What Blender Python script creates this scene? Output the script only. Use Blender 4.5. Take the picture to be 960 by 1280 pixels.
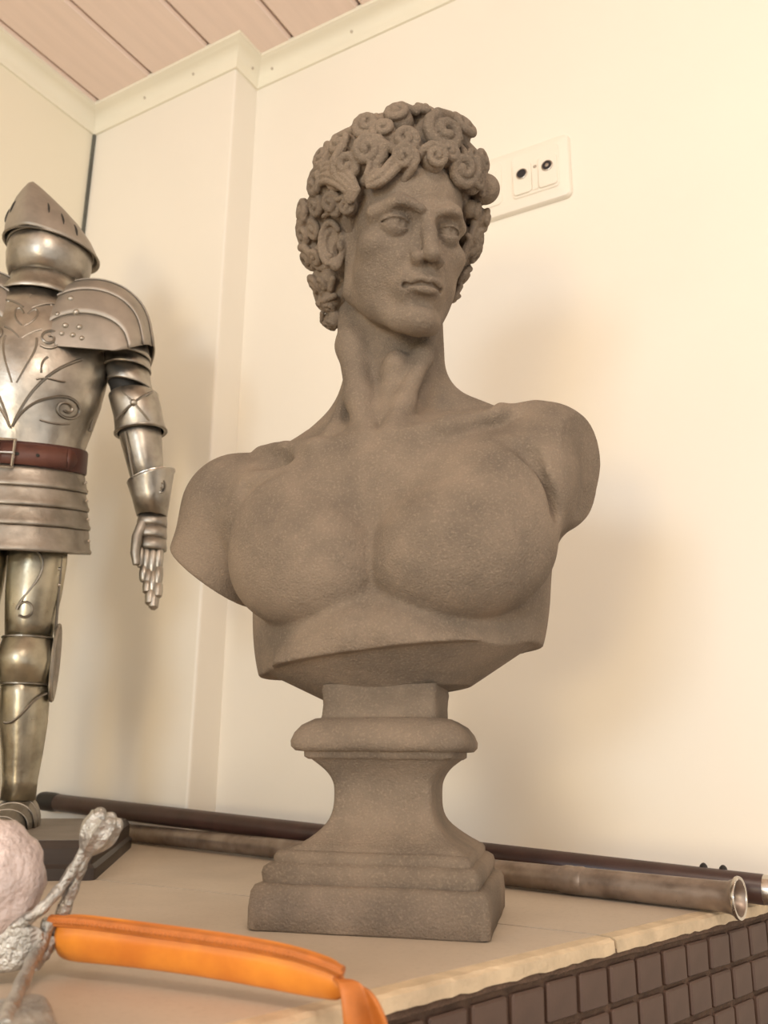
import bpy, bmesh, math, random
import numpy as np
from mathutils import Vector, Matrix
random.seed(7); np.random.seed(7)
for o in list(bpy.data.objects): bpy.data.objects.remove(o)
SC = bpy.context.scene
COL = SC.collection

# ------------------------------------------------------------------ camera
EYE = 1.40                       # camera height above the floor; the ledge top is 0.10 m lower
F_PX = 1086.66
YAW, PITCH, ROLL = 0.52766, 0.27135, 0.009446
fw = np.array([-math.sin(YAW)*math.cos(PITCH), math.cos(YAW)*math.cos(PITCH), math.sin(PITCH)])
r0 = np.array([math.cos(YAW), math.sin(YAW), 0.0]); u0 = np.cross(r0, fw)
CR = math.cos(ROLL)*r0 + math.sin(ROLL)*u0
CU = -math.sin(ROLL)*r0 + math.cos(ROLL)*u0
cam = bpy.data.cameras.new('camera'); camo = bpy.data.objects.new('camera', cam); COL.objects.link(camo)
camo.matrix_world = Matrix(((CR[0], CU[0], -fw[0], 0), (CR[1], CU[1], -fw[1], 0), (CR[2], CU[2], -fw[2], EYE), (0, 0, 0, 1)))
cam.sensor_fit = 'VERTICAL'; cam.sensor_height = 36.0; cam.lens = F_PX/1280*36.0
cam.clip_start = 0.02
cam.dof.use_dof = True; cam.dof.focus_distance = 0.62; cam.dof.aperture_fstop = 12.0
SC.camera = camo
def W(px, py, depth):            # photo pixel + depth along the view axis -> world point
    p = depth*(fw + CR*(px-480)/F_PX - CU*(py-640)/F_PX)
    return Vector((p[0], p[1], p[2]+EYE))

# ------------------------------------------------------------------ world, lights, exposure
wd = bpy.data.worlds.new('world'); SC.world = wd; wd.use_nodes = True
bg = wd.node_tree.nodes['Background']; bg.inputs[0].default_value = (1.0, 0.95, 0.89, 1); bg.inputs[1].default_value = 0.90
def area(name, loc, target, size, power, col, size_y=None):
    l = bpy.data.lights.new(name, 'AREA'); l.energy = power; l.color = col; l.size = size
    if size_y: l.shape = 'RECTANGLE'; l.size_y = size_y
    o = bpy.data.objects.new(name, l); COL.objects.link(o); o.location = loc
    o.rotation_euler = (Vector(target)-Vector(loc)).to_track_quat('-Z', 'Y').to_euler()
    return o
pl = bpy.data.lights.new('ceiling_globe_light', 'POINT'); pl.energy = 9.0; pl.color = (1.0, 0.90, 0.77); pl.shadow_soft_size = 0.09
plo = bpy.data.objects.new('ceiling_globe_light', pl); COL.objects.link(plo); plo.location = (0.30, -0.20, 2.26)
area('warm_lamp_light', (0.02, -1.4, 1.34), (-0.35, 0.6, 1.7), 0.30, 7.0, (1.0, 0.76, 0.42))
area('window_daylight', (-0.18, -1.8, 1.80), (-0.4, 0.6, 1.6), 0.55, 10.5, (0.74, 0.88, 1.0), 0.4)
SC.view_settings.view_transform = 'Standard'; SC.view_settings.look = 'None'
SC.view_settings.gamma = 1.0; SC.view_settings.use_curve_mapping = False
SC.view_settings.exposure = 0.36

# ------------------------------------------------------------------ helpers
def link(o, parent=None):
    COL.objects.link(o)
    if parent is not None: o.parent = parent
    return o
def tag(o, label=None, cat=None, group=None, kind=None):
    if label: o['label'] = label
    if cat: o['category'] = cat
    if group: o['group'] = group
    if kind: o['kind'] = kind
    return o
def empty(name, mw=None, parent=None):
    o = bpy.data.objects.new(name, None); o.empty_display_size = 0.02; link(o, parent)
    if mw is not None: o.matrix_world = mw
    return o
def mesh_obj(name, verts, faces, material, parent=None, smooth=True, auto=None):
    me = bpy.data.meshes.new(name); me.from_pydata([tuple(v) for v in verts], [], [tuple(f) for f in faces])
    if auto is not None:
        bm = bmesh.new(); bm.from_mesh(me); bmesh.ops.recalc_face_normals(bm, faces=bm.faces); bm.to_mesh(me); bm.free()
    me.update()
    if smooth:
        me.polygons.foreach_set('use_smooth', [True]*len(me.polygons))
        if auto: me.set_sharp_from_angle(angle=math.radians(auto))
    me.materials.append(material)
    o = bpy.data.objects.new(name, me); return link(o, parent)
class MB:                         # collects pieces of ONE mesh
    def __init__(s): s.v = []; s.f = []
    def add(s, v, f):
        n = len(s.v); s.v += [tuple(p) for p in v]; s.f += [tuple(i+n for i in q) for q in f]; return s
    def box(s, c, d, rot=None):
        P = [Vector((sx*d[0]/2, sy*d[1]/2, sz*d[2]/2)) for sz in (-1, 1) for sy in (-1, 1) for sx in (-1, 1)]
        if rot is not None: P = [rot @ p for p in P]
        P = [p+Vector(c) for p in P]
        return s.add(P, [(0,2,3,1),(4,5,7,6),(0,1,5,4),(2,6,7,3),(0,4,6,2),(1,3,7,5)])
    def tube(s, pts, rad, n=10, caps=True, flat=None):
        pts = [Vector(p) for p in pts]; m = len(pts)
        if not hasattr(rad, '__len__'): rad = [rad]*m
        up = None; rings = []
        for i in range(m):
            t = (pts[min(i+1, m-1)]-pts[max(i-1, 0)]).normalized()
            if up is None:
                up = Vector((0, 0, 1)) if abs(t.z) < .9 else Vector((0, 1, 0))
                if flat is not None: up = Vector(flat)
            a = (up-t*up.dot(t)).normalized(); b = t.cross(a); up = a
            rings.append([pts[i]+(a*math.cos(2*math.pi*k/n)+b*math.sin(2*math.pi*k/n))*rad[i] for k in range(n)])
        v = [p for r in rings for p in r]
        f = [(i*n+k, i*n+(k+1) % n, (i+1)*n+(k+1) % n, (i+1)*n+k) for i in range(m-1) for k in range(n)]
        if caps: f += [tuple(range(n-1, -1, -1)), tuple((m-1)*n+k for k in range(n))]
        return s.add(v, f)
    def lathe(s, prof, origin, axis, n=32, closed_ends=True):
        axis = Vector(axis).normalized(); o = Vector(origin)
        a = axis.orthogonal().normalized(); b = axis.cross(a)
        v = [o+axis*h+(a*math.cos(2*math.pi*k/n)+b*math.sin(2*math.pi*k/n))*r for r, h in prof for k in range(n)]
        m = len(prof)
        f = [(i*n+k, i*n+(k+1) % n, (i+1)*n+(k+1) % n, (i+1)*n+k) for i in range(m-1) for k in range(n)]
        if closed_ends: f += [tuple(range(n-1, -1, -1)), tuple((m-1)*n+k for k in range(n))]
        return s.add(v, f)
    def dome(s, c, nrm, r, h, n=8):
        nrm = Vector(nrm).normalized()
        return s.lathe([(r, -h*.4), (r, 0), (r*.8, h*.55), (r*.4, h*.9), (r*.05, h)], c, nrm, n)
    def grid(s, rows, closed=False):
        m, n = len(rows), len(rows[0]); v = [p for r in rows for p in r]
        f = [(i*n+k, i*n+(k+1) % n, (i+1)*n+(k+1) % n, (i+1)*n+k) for i in range(m-1) for k in range(n if closed else n-1)]
        return s.add(v, f)
    def build(s, name, material, parent=None, smooth=True, auto=40):
        return mesh_obj(name, s.v, s.f, material, parent, smooth, auto)
def bevel(o, w=.001, seg=2):
    m = o.modifiers.new('bevel', 'BEVEL'); m.width = w; m.segments = seg; m.limit_method = 'ANGLE'; m.angle_limit = math.radians(35); return o
def solid(o, t, off=-1):
    m = o.modifiers.new('solid', 'SOLIDIFY'); m.thickness = t; m.offset = off; return o

# ------------------------------------------------------------------ materials
def mat(name, col, rough=.6, metal=0.0, var=.0, vscale=20, vcol=None, bump=0, bscale=100, bdist=.001, rvar=0, spec=.5, coat=0, speck=None, stretch=None, bump2=None):
    m = bpy.data.materials.new(name); m.use_nodes = True; nt = m.node_tree; N = nt.nodes; L = nt.links
    p = N['Principled BSDF']; p.inputs['Roughness'].default_value = rough; p.inputs['Metallic'].default_value = metal
    p.inputs['Specular IOR Level'].default_value = spec; p.inputs['Coat Weight'].default_value = coat
    p.inputs['Base Color'].default_value = (*col, 1)
    tc = N.new('ShaderNodeTexCoord'); src = tc.outputs['Object']
    if stretch:
        mp = N.new('ShaderNodeMapping'); mp.inputs['Scale'].default_value = stretch; L.new(src, mp.inputs[0]); src = mp.outputs[0]
    def noise(sc, det=4, rg=.55):
        n = N.new('ShaderNodeTexNoise'); n.inputs['Scale'].default_value = sc; n.inputs['Detail'].default_value = det; n.inputs['Roughness'].default_value = rg
        L.new(src, n.inputs['Vector']); return n.outputs['Fac']
    cur = None
    if var or vcol:
        mx = N.new('ShaderNodeMixRGB'); v2 = vcol or tuple(c*(1-var) for c in col)
        mx.inputs[1].default_value = (*col, 1); mx.inputs[2].default_value = (*v2, 1)
        rp = N.new('ShaderNodeValToRGB'); rp.color_ramp.elements[0].position = .36; rp.color_ramp.elements[1].position = .66
        L.new(noise(vscale), rp.inputs[0]); L.new(rp.outputs[0], mx.inputs[0]); cur = mx.outputs[0]
    if speck:
        sc, amt, scol = speck
        mx = N.new('ShaderNodeMixRGB'); mx.inputs[2].default_value = (*scol, 1)
        if cur: L.new(cur, mx.inputs[1])
        else: mx.inputs[1].default_value = (*col, 1)
        rp = N.new('ShaderNodeValToRGB'); rp.color_ramp.elements[0].position = .52; rp.color_ramp.elements[1].position = .72
        rp.color_ramp.elements[1].color = (amt, amt, amt, 1)
        L.new(noise(sc, 2), rp.inputs[0]); L.new(rp.outputs[0], mx.inputs[0]); cur = mx.outputs[0]
    if cur: L.new(cur, p.inputs['Base Color'])
    if rvar:
        mr = N.new('ShaderNodeMapRange'); mr.inputs[1].default_value = .3; mr.inputs[2].default_value = .7
        mr.inputs[3].default_value = max(rough-rvar, .03); mr.inputs[4].default_value = rough+rvar
        L.new(noise(vscale*1.7), mr.inputs[0]); L.new(mr.outputs[0], p.inputs['Roughness'])
    prev = None
    for b in ([(bump, bscale, bdist)] if bump else [])+([bump2] if bump2 else []):
        bn = N.new('ShaderNodeBump'); bn.inputs['Strength'].default_value = b[0]; bn.inputs['Distance'].default_value = b[2]
        L.new(noise(b[1]), bn.inputs['Height'])
        if prev: L.new(prev, bn.inputs['Normal'])
        prev = bn.outputs[0]
    if prev: L.new(prev, p.inputs['Normal'])
    return m
M_WALL = mat('cream_wall_paint', (.86, .805, .705), .42, var=.03, vscale=3, bump=.06, bscale=60, bdist=.002)
M_WALL_L = mat('yellow_wall_paint', (.85, .79, .64), .45, var=.03, vscale=3, bump=.06, bscale=60, bdist=.002)
M_TRIM = mat('cream_trim_gloss', (.85, .80, .66), .3, var=.04, vscale=8)
M_BOARD = mat('pink_whitewashed_board', (.86, .70, .62), .5, var=.06, vscale=5, stretch=(14, 1, 14), bump=.1, bscale=30)
M_GAP = mat('dark_board_gap', (.42, .29, .23), .8)
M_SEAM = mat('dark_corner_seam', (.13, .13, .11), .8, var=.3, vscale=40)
M_NAIL = mat('nail_dimple', (.52, .45, .36), .5)
M_STONE = mat('cast_stone', (.250, .194, .144), .9, vcol=(.160, .127, .097), vscale=22, speck=(650, .40, (.36, .285, .21)), bump=.7, bscale=750, bdist=.0016, bump2=(.5, 200, .0014), spec=.25)
M_SLAB = mat('beige_ledge_slab', (.53, .44, .345), .6, var=.12, vscale=12, speck=(300, .25, (.36, .28, .21)), bump=.12, bscale=500)
M_EDGE = mat('raw_cream_edge', (.66, .52, .35), .8, var=.22, vscale=60, bump=.5, bscale=250, bdist=.002)
M_GROUT = mat('brown_grout', (.125, .074, .048), .95, var=.35, vscale=90, bump=.8, bscale=350, bdist=.003)
M_TILE = mat('brown_mosaic_tile', (.098, .056, .040), .55, var=.25, vscale=45, bump=.12, bscale=200)
M_STEEL = mat('aged_steel', (.50, .46, .40), .40, 1.0, vcol=(.27, .245, .21), vscale=26, rvar=.12, bump=.25, bscale=90, bdist=.002)
M_STEEL_D = mat('dull_steel', (.40, .365, .32), .48, 1.0, vcol=(.25, .225, .19), vscale=30, rvar=.1, bump=.25, bscale=120, bdist=.002)
M_STEEL_S = mat('satin_shoulder_steel', (.43, .385, .335), .55, .85, vcol=(.33, .30, .26), vscale=30, bump=.12, bscale=150, bdist=.001)
M_STEEL_LEG = mat('warm_reflection_steel', (.54, .495, .385), .38, 1.0, vcol=(.30, .27, .21), vscale=26, rvar=.12, bump=.25, bscale=90, bdist=.002)  # leg steel: yellow reflected light is put into the colour
M_WIRE = mat('dark_wire_steel', (.26, .235, .20), .4, 1.0)
M_BRIGHT = mat('bright_steel', (.62, .58, .52), .22, 1.0, rvar=.08, vscale=60)
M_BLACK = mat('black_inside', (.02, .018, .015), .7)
M_LEATHER = mat('red_brown_leather', (.125, .045, .030), .5, vcol=(.085, .03, .022), vscale=50, bump=.25, bscale=300, bdist=.001)
M_LEATHER_D = mat('dark_red_leather', (.075, .022, .016), .45, var=.2, vscale=50)
M_WOOD = mat('dark_wood_base', (.040, .028, .022), .45, var=.3, vscale=20, stretch=(1, 8, 8))
M_WOODTOP = mat('greyish_base_top', (.20, .17, .14), .6, var=.2, vscale=30)
M_PIPE = mat('dark_brown_rod', (.060, .028, .022), .38, var=.35, vscale=40, bump=.1, bscale=200)
M_CAP = mat('black_rod_cap', (.012, .010, .010), .45)
M_OLDMETAL = mat('tarnished_grey_brown_metal', (.37, .30, .25), .42, .7, vcol=(.20, .15, .12), vscale=45, rvar=.15, bump=.2, bscale=140, bdist=.001)
M_ORANGE = mat('orange_leather', (.80, .29, .035), .33, vcol=(.62, .19, .025), vscale=35, bump=.15, bscale=260, bdist=.001, coat=.15)
M_ORANGE_D = mat('orange_leather_seam', (.55, .17, .03), .5, var=.25, vscale=90, bump=.3, bscale=400)
M_SILVER = mat('cast_silver', (.56, .545, .51), .45, .85, vcol=(.36, .35, .33), vscale=70, rvar=.12, bump=.8, bscale=220, bdist=.004)
M_PEARL = mat('pinkish_white_shell', (.66, .55, .52), .35, .15, vcol=(.52, .44, .42), vscale=60, bump=.9, bscale=90, bdist=.005)
M_PLATE = mat('white_socket_plastic', (.84, .775, .67), .3)
M_SOCK = mat('black_socket_hole', (.02, .02, .025), .3)
M_SCREW = mat('socket_screw', (.42, .36, .30), .35, .8)
M_FLOOR = mat('wood_floor', (.30, .20, .12), .5, var=.2, vscale=4, stretch=(1, 12, 1))

# ------------------------------------------------------------------ room
D = 0.85; YP = 0.80; XL = -1.02; XS = -0.725       # back wall, projecting wall part, left wall, the step between
LEDGE = EYE-0.10; ZC = EYE+0.998; X1 = 1.9; Y0 = -2.6
MB().box(((XL+X1)/2, (Y0+D)/2, -.02), (X1-XL+.2, D-Y0+.2, .04)).build('floor', M_FLOOR, None, False)['kind'] = 'structure'
wb = MB().box(((XS+X1)/2, D+.05, ZC/2), (X1-XS+.1, .1, ZC+.1)).build('wall_back', M_WALL, None, False); tag(wb, kind='structure')
wp = MB().box(((XL+XS)/2, YP+.075, ZC/2), (XS-XL, .15, ZC+.1)).build('wall_back_projection', M_WALL, None, False); tag(wp, kind='structure'); bevel(wp, .003)
wl = MB().box((XL-.05, (Y0+D)/2+.05, ZC/2), (.1, D-Y0+.2, ZC+.1)).build('wall_left', M_WALL_L, None, False); tag(wl, kind='structure')
ce = MB().box(((XL+X1)/2, (Y0+D)/2, ZC+.035), (X1-XL+.2, D-Y0+.2, .04)).build('ceiling', M_GAP, None, False); tag(ce, kind='structure')
pitch = .1148; xg = -.870
k0 = -2
bd = None
for k in range(k0, 24):
    xa = xg+k*pitch
    if xa > X1: break
    w = pitch-.0035
    if bd is None:
        mb = MB(); yA, yB = Y0, D+.04
        pr = [(-w/2, .014), (-w/2, .004), (-w/2+.004, 0), (w/2-.004, 0), (w/2, .004), (w/2, .014)]
        mb.add([(x, yA, z) for x, z in pr]+[(x, yB, z) for x, z in pr], [(i, i+1, i+7, i+6) for i in range(5)]+[(0, 6, 11, 5), tuple(range(5, -1, -1)), tuple(range(6, 12))])
        bd = mb.build('board', M_BOARD, ce, False); b = bd
    else:
        b = bd.copy(); link(b, ce)
    b.location = (xa+pitch/2, 0, ZC)
# cornice: four mitred lengths
PROF = [(0, -.031), (.0035, -.031), (.0055, -.0275)]+[(.0055+.0185*(1-math.cos(a)), -.0275+.0205*math.sin(a)) for a in [i*math.pi/2/7 for i in range(1, 8)]]+[(.0268, -.0055), (.030, -.0050), (.030, .002), (0, .002)]
path = [(XL, Y0), (XL, YP), (XS, YP), (XS, D), (X1, D)]
inw = [(1, 0), (0, -1), (1, 0), (0, -1)]
for i in range(4):
    rows = []
    for e in (0, 1):
        p = path[i+e]; j = i+e
        prev_n = inw[j-1] if j-1 >= 0 else inw[i]; next_n = inw[j] if j < 4 else inw[i]
        nx = prev_n[0]+next_n[0] if prev_n != next_n else prev_n[0]; ny = prev_n[1]+next_n[1] if prev_n != next_n else prev_n[1]
        rows.append([(p[0]+nx*o, p[1]+ny*o, ZC+z) for o, z in PROF])
    n = len(PROF); mb = MB(); mb.add(rows[0]+rows[1], [(k, (k+1) % n, n+(k+1) % n, n+k) for k in range(n)]+[tuple(range(n)), tuple(range(2*n-1, n-1, -1))])
    t = mb.build('trim_%d' % (i+1), M_TRIM, None, True, 30); tag(t, kind='structure')
    nails = {0: [(XL, .55), (XL, .2)], 1: [(-.90, YP), (-.80, YP)], 2: [(XS, .825)], 3: [(-.69, D), (-.55, D), (-.40, D), (-.2, D)]}[i]
    nn = inw[i]
    for (x, y) in nails:
        d = Vector((nn[0]*.75, nn[1]*.75, -.66)); MB().dome((x+nn[0]*.0105, y+nn[1]*.0105, ZC-.0145), d, .0022, .0008).build('nail_head', M_NAIL, t)
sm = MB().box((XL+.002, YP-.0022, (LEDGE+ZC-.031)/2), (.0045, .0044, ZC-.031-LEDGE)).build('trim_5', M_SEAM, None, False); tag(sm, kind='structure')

# antenna socket plate on the back wall
def rrect(cx, cz, w, h, r, n=5):
    out = []
    for sx, sz, a0 in ((1, 1, 0), (-1, 1, 90), (-1, -1, 180), (1, -1, 270)):
        for i in range(n+1):
            a = math.radians(a0+90*i/n); out.append((cx+sx*(w/2-r)+r*math.cos(a), cz+sz*(h/2-r)+r*math.sin(a)))
    return out
def plate(name, loops, material, parent):         # loops: list of (outline, y)
    rows = [[(x, y, z) for x, z in L] for L, y in loops]; mb = MB().grid(rows, True); n = len(rows[0]); m = len(rows)
    mb.f += [tuple(range(n)), tuple((m-1)*n+k for k in range(n-1, -1, -1))]
    return mb.build(name, material, parent, True, 30)
so = empty('wall_socket', Matrix.Translation((-.249-.0755, D, EYE+.6565)))
tag(so, 'white twin antenna socket plate with two black holes on the back wall', 'wall socket')
SW, SH = .151, .083
plate('cover_plate', [(rrect(0, 0, SW, SH, .007), -.0001), (rrect(0, 0, SW, SH, .007), -.0042), (rrect(0, 0, SW-.003, SH-.003, .006), -.0068), (rrect(0, 0, SW-.022, SH-.022, .004), -.0105)], M_PLATE, so)
for s in (-1, 1):
    cx = s*.0355
    ins = plate('insert', [(rrect(cx, 0, .058, .058, .006), -.0098), (rrect(cx, 0, .058, .058, .006), -.0112), (rrect(cx, 0, .057, .057, .0055), -.0118)], M_PLATE, so)
    for q in (-1, 1):
        if s == 1:
            hx = cx+q*.0155; hz = .000
            plate('socket_well', [(rrect(hx, -.006, .0225, .040, .004), -.0112), (rrect(hx, -.006, .0225, .040, .004), -.0135), (rrect(hx, -.006, .0215, .039, .004), -.0140)], M_PLATE, ins)
            MB().lathe([(.0068, 0), (.0068, .0012), (.0058, .0016), (.0056, .0006)], (hx, -.0138, hz), (0, -1, 0), 20).build('socket_rim', M_SCREW, ins)
            MB().lathe([(.0054, 0), (.0054, .0014)], (hx, -.0138, hz), (0, -1, 0), 20).build('socket_hole', M_SOCK, ins)
            if q == 1: MB().lathe([(.0022, 0), (.0022, .002), (.0012, .0023)], (hx, -.0138, hz), (0, -1, 0), 14).build('centre_pin', M_SCREW, ins)
    if s == 1:
        MB().dome((cx, -.0118, .006), (0, -1, 0), .0022, .0012).build('screw', M_SCREW, ins)
        plate('slot_cover', [(rrect(cx, -.012, .007, .026, .001), -.0110), (rrect(cx, -.012, .007, .026, .001), -.0128)], M_PLATE, ins)
    else:
        plate('socket_well', [(rrect(cx, 0, .044, .044, .005), -.0112), (rrect(cx, 0, .044, .044, .005), -.0130)], M_PLATE, ins)

# ------------------------------------------------------------------ tiled ledge
E0 = Vector((-.1725, .4858)); ED = Vector((.2766, .961)).normalized(); EN = Vector((ED.y, -ED.x))
def edge_at(s, out=0): p = E0+ED*s+EN*out; return (p.x, p.y)
le = empty('tiled_ledge', Matrix.Translation((-.6, .3, 0))); LM_inv = Vector((.6, -.3, 0))
tag(le, 'tall brown mosaic tiled ledge with beige slab top carrying the bust', 'ledge')
sA = -.72; sB = (D-E0.y)/ED.y-.0045
def slab(name, s0, s1, z0, z1, out, material, inner):
    a = edge_at(s0, out); b = edge_at(s1, out)
    pts = [a, b]+inner
    v = [(x, y, z0) for x, y in pts]+[(x, y, z1) for x, y in pts]; n = len(pts)
    f = [tuple(range(n-1, -1, -1)), tuple(range(n, 2*n))]+[(k, (k+1) % n, n+(k+1) % n, n+k) for k in range(n)]
    o = mesh_obj(name, [(x+LM_inv.x, y+LM_inv.y, z) for x, y, z in v], f, material, le, False, 30); return o
SJ = .0535                                              # joint seen in the slab edge
TH = .0068
eps = .0004
a0 = edge_at(sA, 0); y0L = a0[1]
j = edge_at(SJ); 
slab('top_slab', sA, SJ-.0012, LEDGE-TH, LEDGE, -.011, M_SLAB, [(XL+eps, j[1]-.0012), (XL+eps, y0L)])
slab('top_slab', SJ+.0012, sB-.001, LEDGE-TH, LEDGE, -.011, M_SLAB, [(XS+eps, D-eps), (XS+eps, YP-eps), (XL+eps, YP-eps), (XL+eps, j[1]+.0012)])
slab('top_joint', SJ-.003, SJ+.003, LEDGE-TH, LEDGE-.0012, -.011, M_GROUT, [(XL+eps, j[1]+.003), (XL+eps, j[1]-.003)])
# raw edge strip in front of the slab: chipped outline
def edge_strip(s0, s1):
    n = max(4, int((s1-s0)/.006)); rows = []
    for i in range(n+1):
        s = s0+(s1-s0)*i/n; jit = random.uniform(-.0007, .0007); jz = random.uniform(-.0009, .0004)
        pr = [(-.0112, LEDGE-TH), (-.0112, LEDGE-.0002), (-.0022+jit, LEDGE-.0002+min(jz, 0)*.4), (.0003, LEDGE-.0016+jz*.5), (.0008, LEDGE-TH-.0008+jz)]
        rows.append([(edge_at(s, o)[0]+LM_inv.x, edge_at(s, o)[1]+LM_inv.y, z) for o, z in pr])
    mb = MB().grid(rows, True); mb.f += [tuple(range(5)), tuple(n*5+k for k in range(4, -1, -1))]
    mb.build('edge_strip', M_EDGE, le, False)
edge_strip(sA, SJ-.0014); edge_strip(SJ+.0014, sB-.001)
slab('core', sA, sB-.001, 0.002, LEDGE-TH, -.0035, M_GROUT, [(XS+eps, D-eps), (XS+eps, YP-eps), (XL+eps, YP-eps), (XL+eps, y0L)])
# mortar bead under the edge
rows = []
for i in range(121):
    s = sA+(sB-.001-sA)*i/120; a = random.uniform(-.0006, .0010)
    rows.append([(edge_at(s, o)[0]+LM_inv.x, edge_at(s, o)[1]+LM_inv.y, z) for o, z in ((-.005, LEDGE-TH+.001), (-.0006+a, LEDGE-TH+.0005+a*.6), (-.0003+a, LEDGE-TH-.004+a), (-.005, LEDGE-TH-.006))])
MB().grid(rows, True).build('mortar_bead', M_GROUT, le)
TPU, TPV = .0297, .0222; TW, THt = .0258, .0192
tile0 = None; ang = math.atan2(ED.y, ED.x)
for r in range(8):
    for c in range(-17, 13):
        s = .0171+TPU*(c+.5); zt = LEDGE-.0142-TPV*r-THt/2
        if s > sB-.015 or s < -.5: continue
        if tile0 is None:
            tile0 = MB().box((0, 0, 0), (TW, .005, THt)).build('tile', M_TILE, le, False)
            bm = bmesh.new(); bm.from_mesh(tile0.data); bmesh.ops.bevel(bm, geom=bm.edges[:], offset=.0011, segments=1, affect='EDGES'); bm.to_mesh(tile0.data); bm.free(); t = tile0
        else: t = tile0.copy(); link(t, le)
        p = edge_at(s, -.003+random.uniform(-.0003, .0004))
        t.location = (p[0]+LM_inv.x, p[1]+LM_inv.y, zt+random.uniform(-.0004, .0004)); t.rotation_euler = (random.uniform(-.02, .02), random.uniform(-.015, .015), ang)

# ------------------------------------------------------------------ sculpting: distance fields meshed with surface nets
def rxm(t): c, s = math.cos(t), math.sin(t); return np.array([[1, 0, 0], [0, c, -s], [0, s, c]])
def rym(t): c, s = math.cos(t), math.sin(t); return np.array([[c, 0, s], [0, 1, 0], [-s, 0, c]])
def rzm(t): c, s = math.cos(t), math.sin(t); return np.array([[c, -s, 0], [s, c, 0], [0, 0, 1]])
def rot(x=0, y=0, z=0): return rzm(math.radians(z)) @ rym(math.radians(y)) @ rxm(math.radians(x))
class Field:
    def __init__(s, xs, ys, zs):
        s.ax = [np.asarray(a, np.float32) for a in (xs, ys, zs)]; s.v = np.full([len(a) for a in s.ax], 60, np.float32); s.fr()
    def fr(s, R=None, t=(0, 0, 0), sc=1.0): s.R = np.eye(3) if R is None else R; s.t = np.array(t, float); s.sc = sc; s.idn = R is None
    def blk(s, c, rad):
        cw = s.R @ (np.array(c, float)*s.sc)+s.t; rw = rad*s.sc
        sl = tuple(slice(int(np.searchsorted(a, cw[i]-rw)), int(np.searchsorted(a, cw[i]+rw))) for i, a in enumerate(s.ax))
        X, Y, Z = [s.ax[i][sl[i]] for i in range(3)]
        X = X[:, None, None]-s.t[0]; Y = Y[None, :, None]-s.t[1]; Z = Z[None, None, :]-s.t[2]
        if s.idn: return sl, (X/s.sc).astype(np.float32), (Y/s.sc).astype(np.float32), (Z/s.sc).astype(np.float32)
        R = (s.R.T/s.sc).astype(np.float32)
        return sl, R[0, 0]*X+R[0, 1]*Y+R[0, 2]*Z, R[1, 0]*X+R[1, 1]*Y+R[1, 2]*Z, R[2, 0]*X+R[2, 1]*Y+R[2, 2]*Z
    def put(s, fn, c, rad, k=0., op='+'):
        sl, X, Y, Z = s.blk(c, rad+k+3)
        if min(q.stop-q.start for q in sl) <= 0: return
        d = fn(X, Y, Z).astype(np.float32)*s.sc; k = max(k*s.sc, 1e-4); a = s.v[sl]
        if op == '-': d = -d; h = np.maximum(k-np.abs(a-d), 0)/k; s.v[sl] = np.maximum(a, d)+h*h*k*.25
        elif op == '&': s.v[sl] = np.maximum(a, d)
        else: h = np.maximum(k-np.abs(a-d), 0)/k; s.v[sl] = np.minimum(a, d)+h*h*k*.25*-1
    def ell(s, c, r, k=0., op='+', R=None):
        r = np.array(r, np.float32)
        def fn(X, Y, Z):
            x, y, z = X-c[0], Y-c[1], Z-c[2]
            if R is not None: x, y, z = [R[0, i]*x+R[1, i]*y+R[2, i]*z for i in range(3)]
            k0 = np.sqrt((x/r[0])**2+(y/r[1])**2+(z/r[2])**2); k1 = np.sqrt((x/r[0]**2)**2+(y/r[1]**2)**2+(z/r[2]**2)**2)+1e-6
            return k0*(k0-1)/k1
        s.put(fn, c, float(max(r)), k, op)
    def cap(s, a, b, ra, rb=None, k=0., op='+'):
        rb = ra if rb is None else rb; a = np.array(a, float); b = np.array(b, float); ba = b-a; L2 = float(ba @ ba)+1e-9
        def fn(X, Y, Z):
            x, y, z = X-a[0], Y-a[1], Z-a[2]
            h = np.clip((x*ba[0]+y*ba[1]+z*ba[2])/L2, 0, 1)
            return np.sqrt((x-h*ba[0])**2+(y-h*ba[1])**2+(z-h*ba[2])**2)-(ra+(rb-ra)*h)
        s.put(fn, (a+b)/2, math.sqrt(L2)/2+max(ra, rb), k, op)
    def chain(s, pts, rs, k=0., op='+'):
        for i in range(len(pts)-1): s.cap(pts[i], pts[i+1], rs[i], rs[i+1], k, op)
    def pair(s, kind, *a, k=0., op='+', R=None):
        for sg in (-1, 1):
            m = lambda p: (p[0]*sg, p[1], p[2])
            if kind == 'ell': s.ell(m(a[0]), a[1], k, op, None if R is None else np.diag([sg, 1, 1]) @ R @ np.diag([sg, 1, 1]))
            else: s.cap(m(a[0]), m(a[1]), a[2], a[3], k, op)
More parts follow.
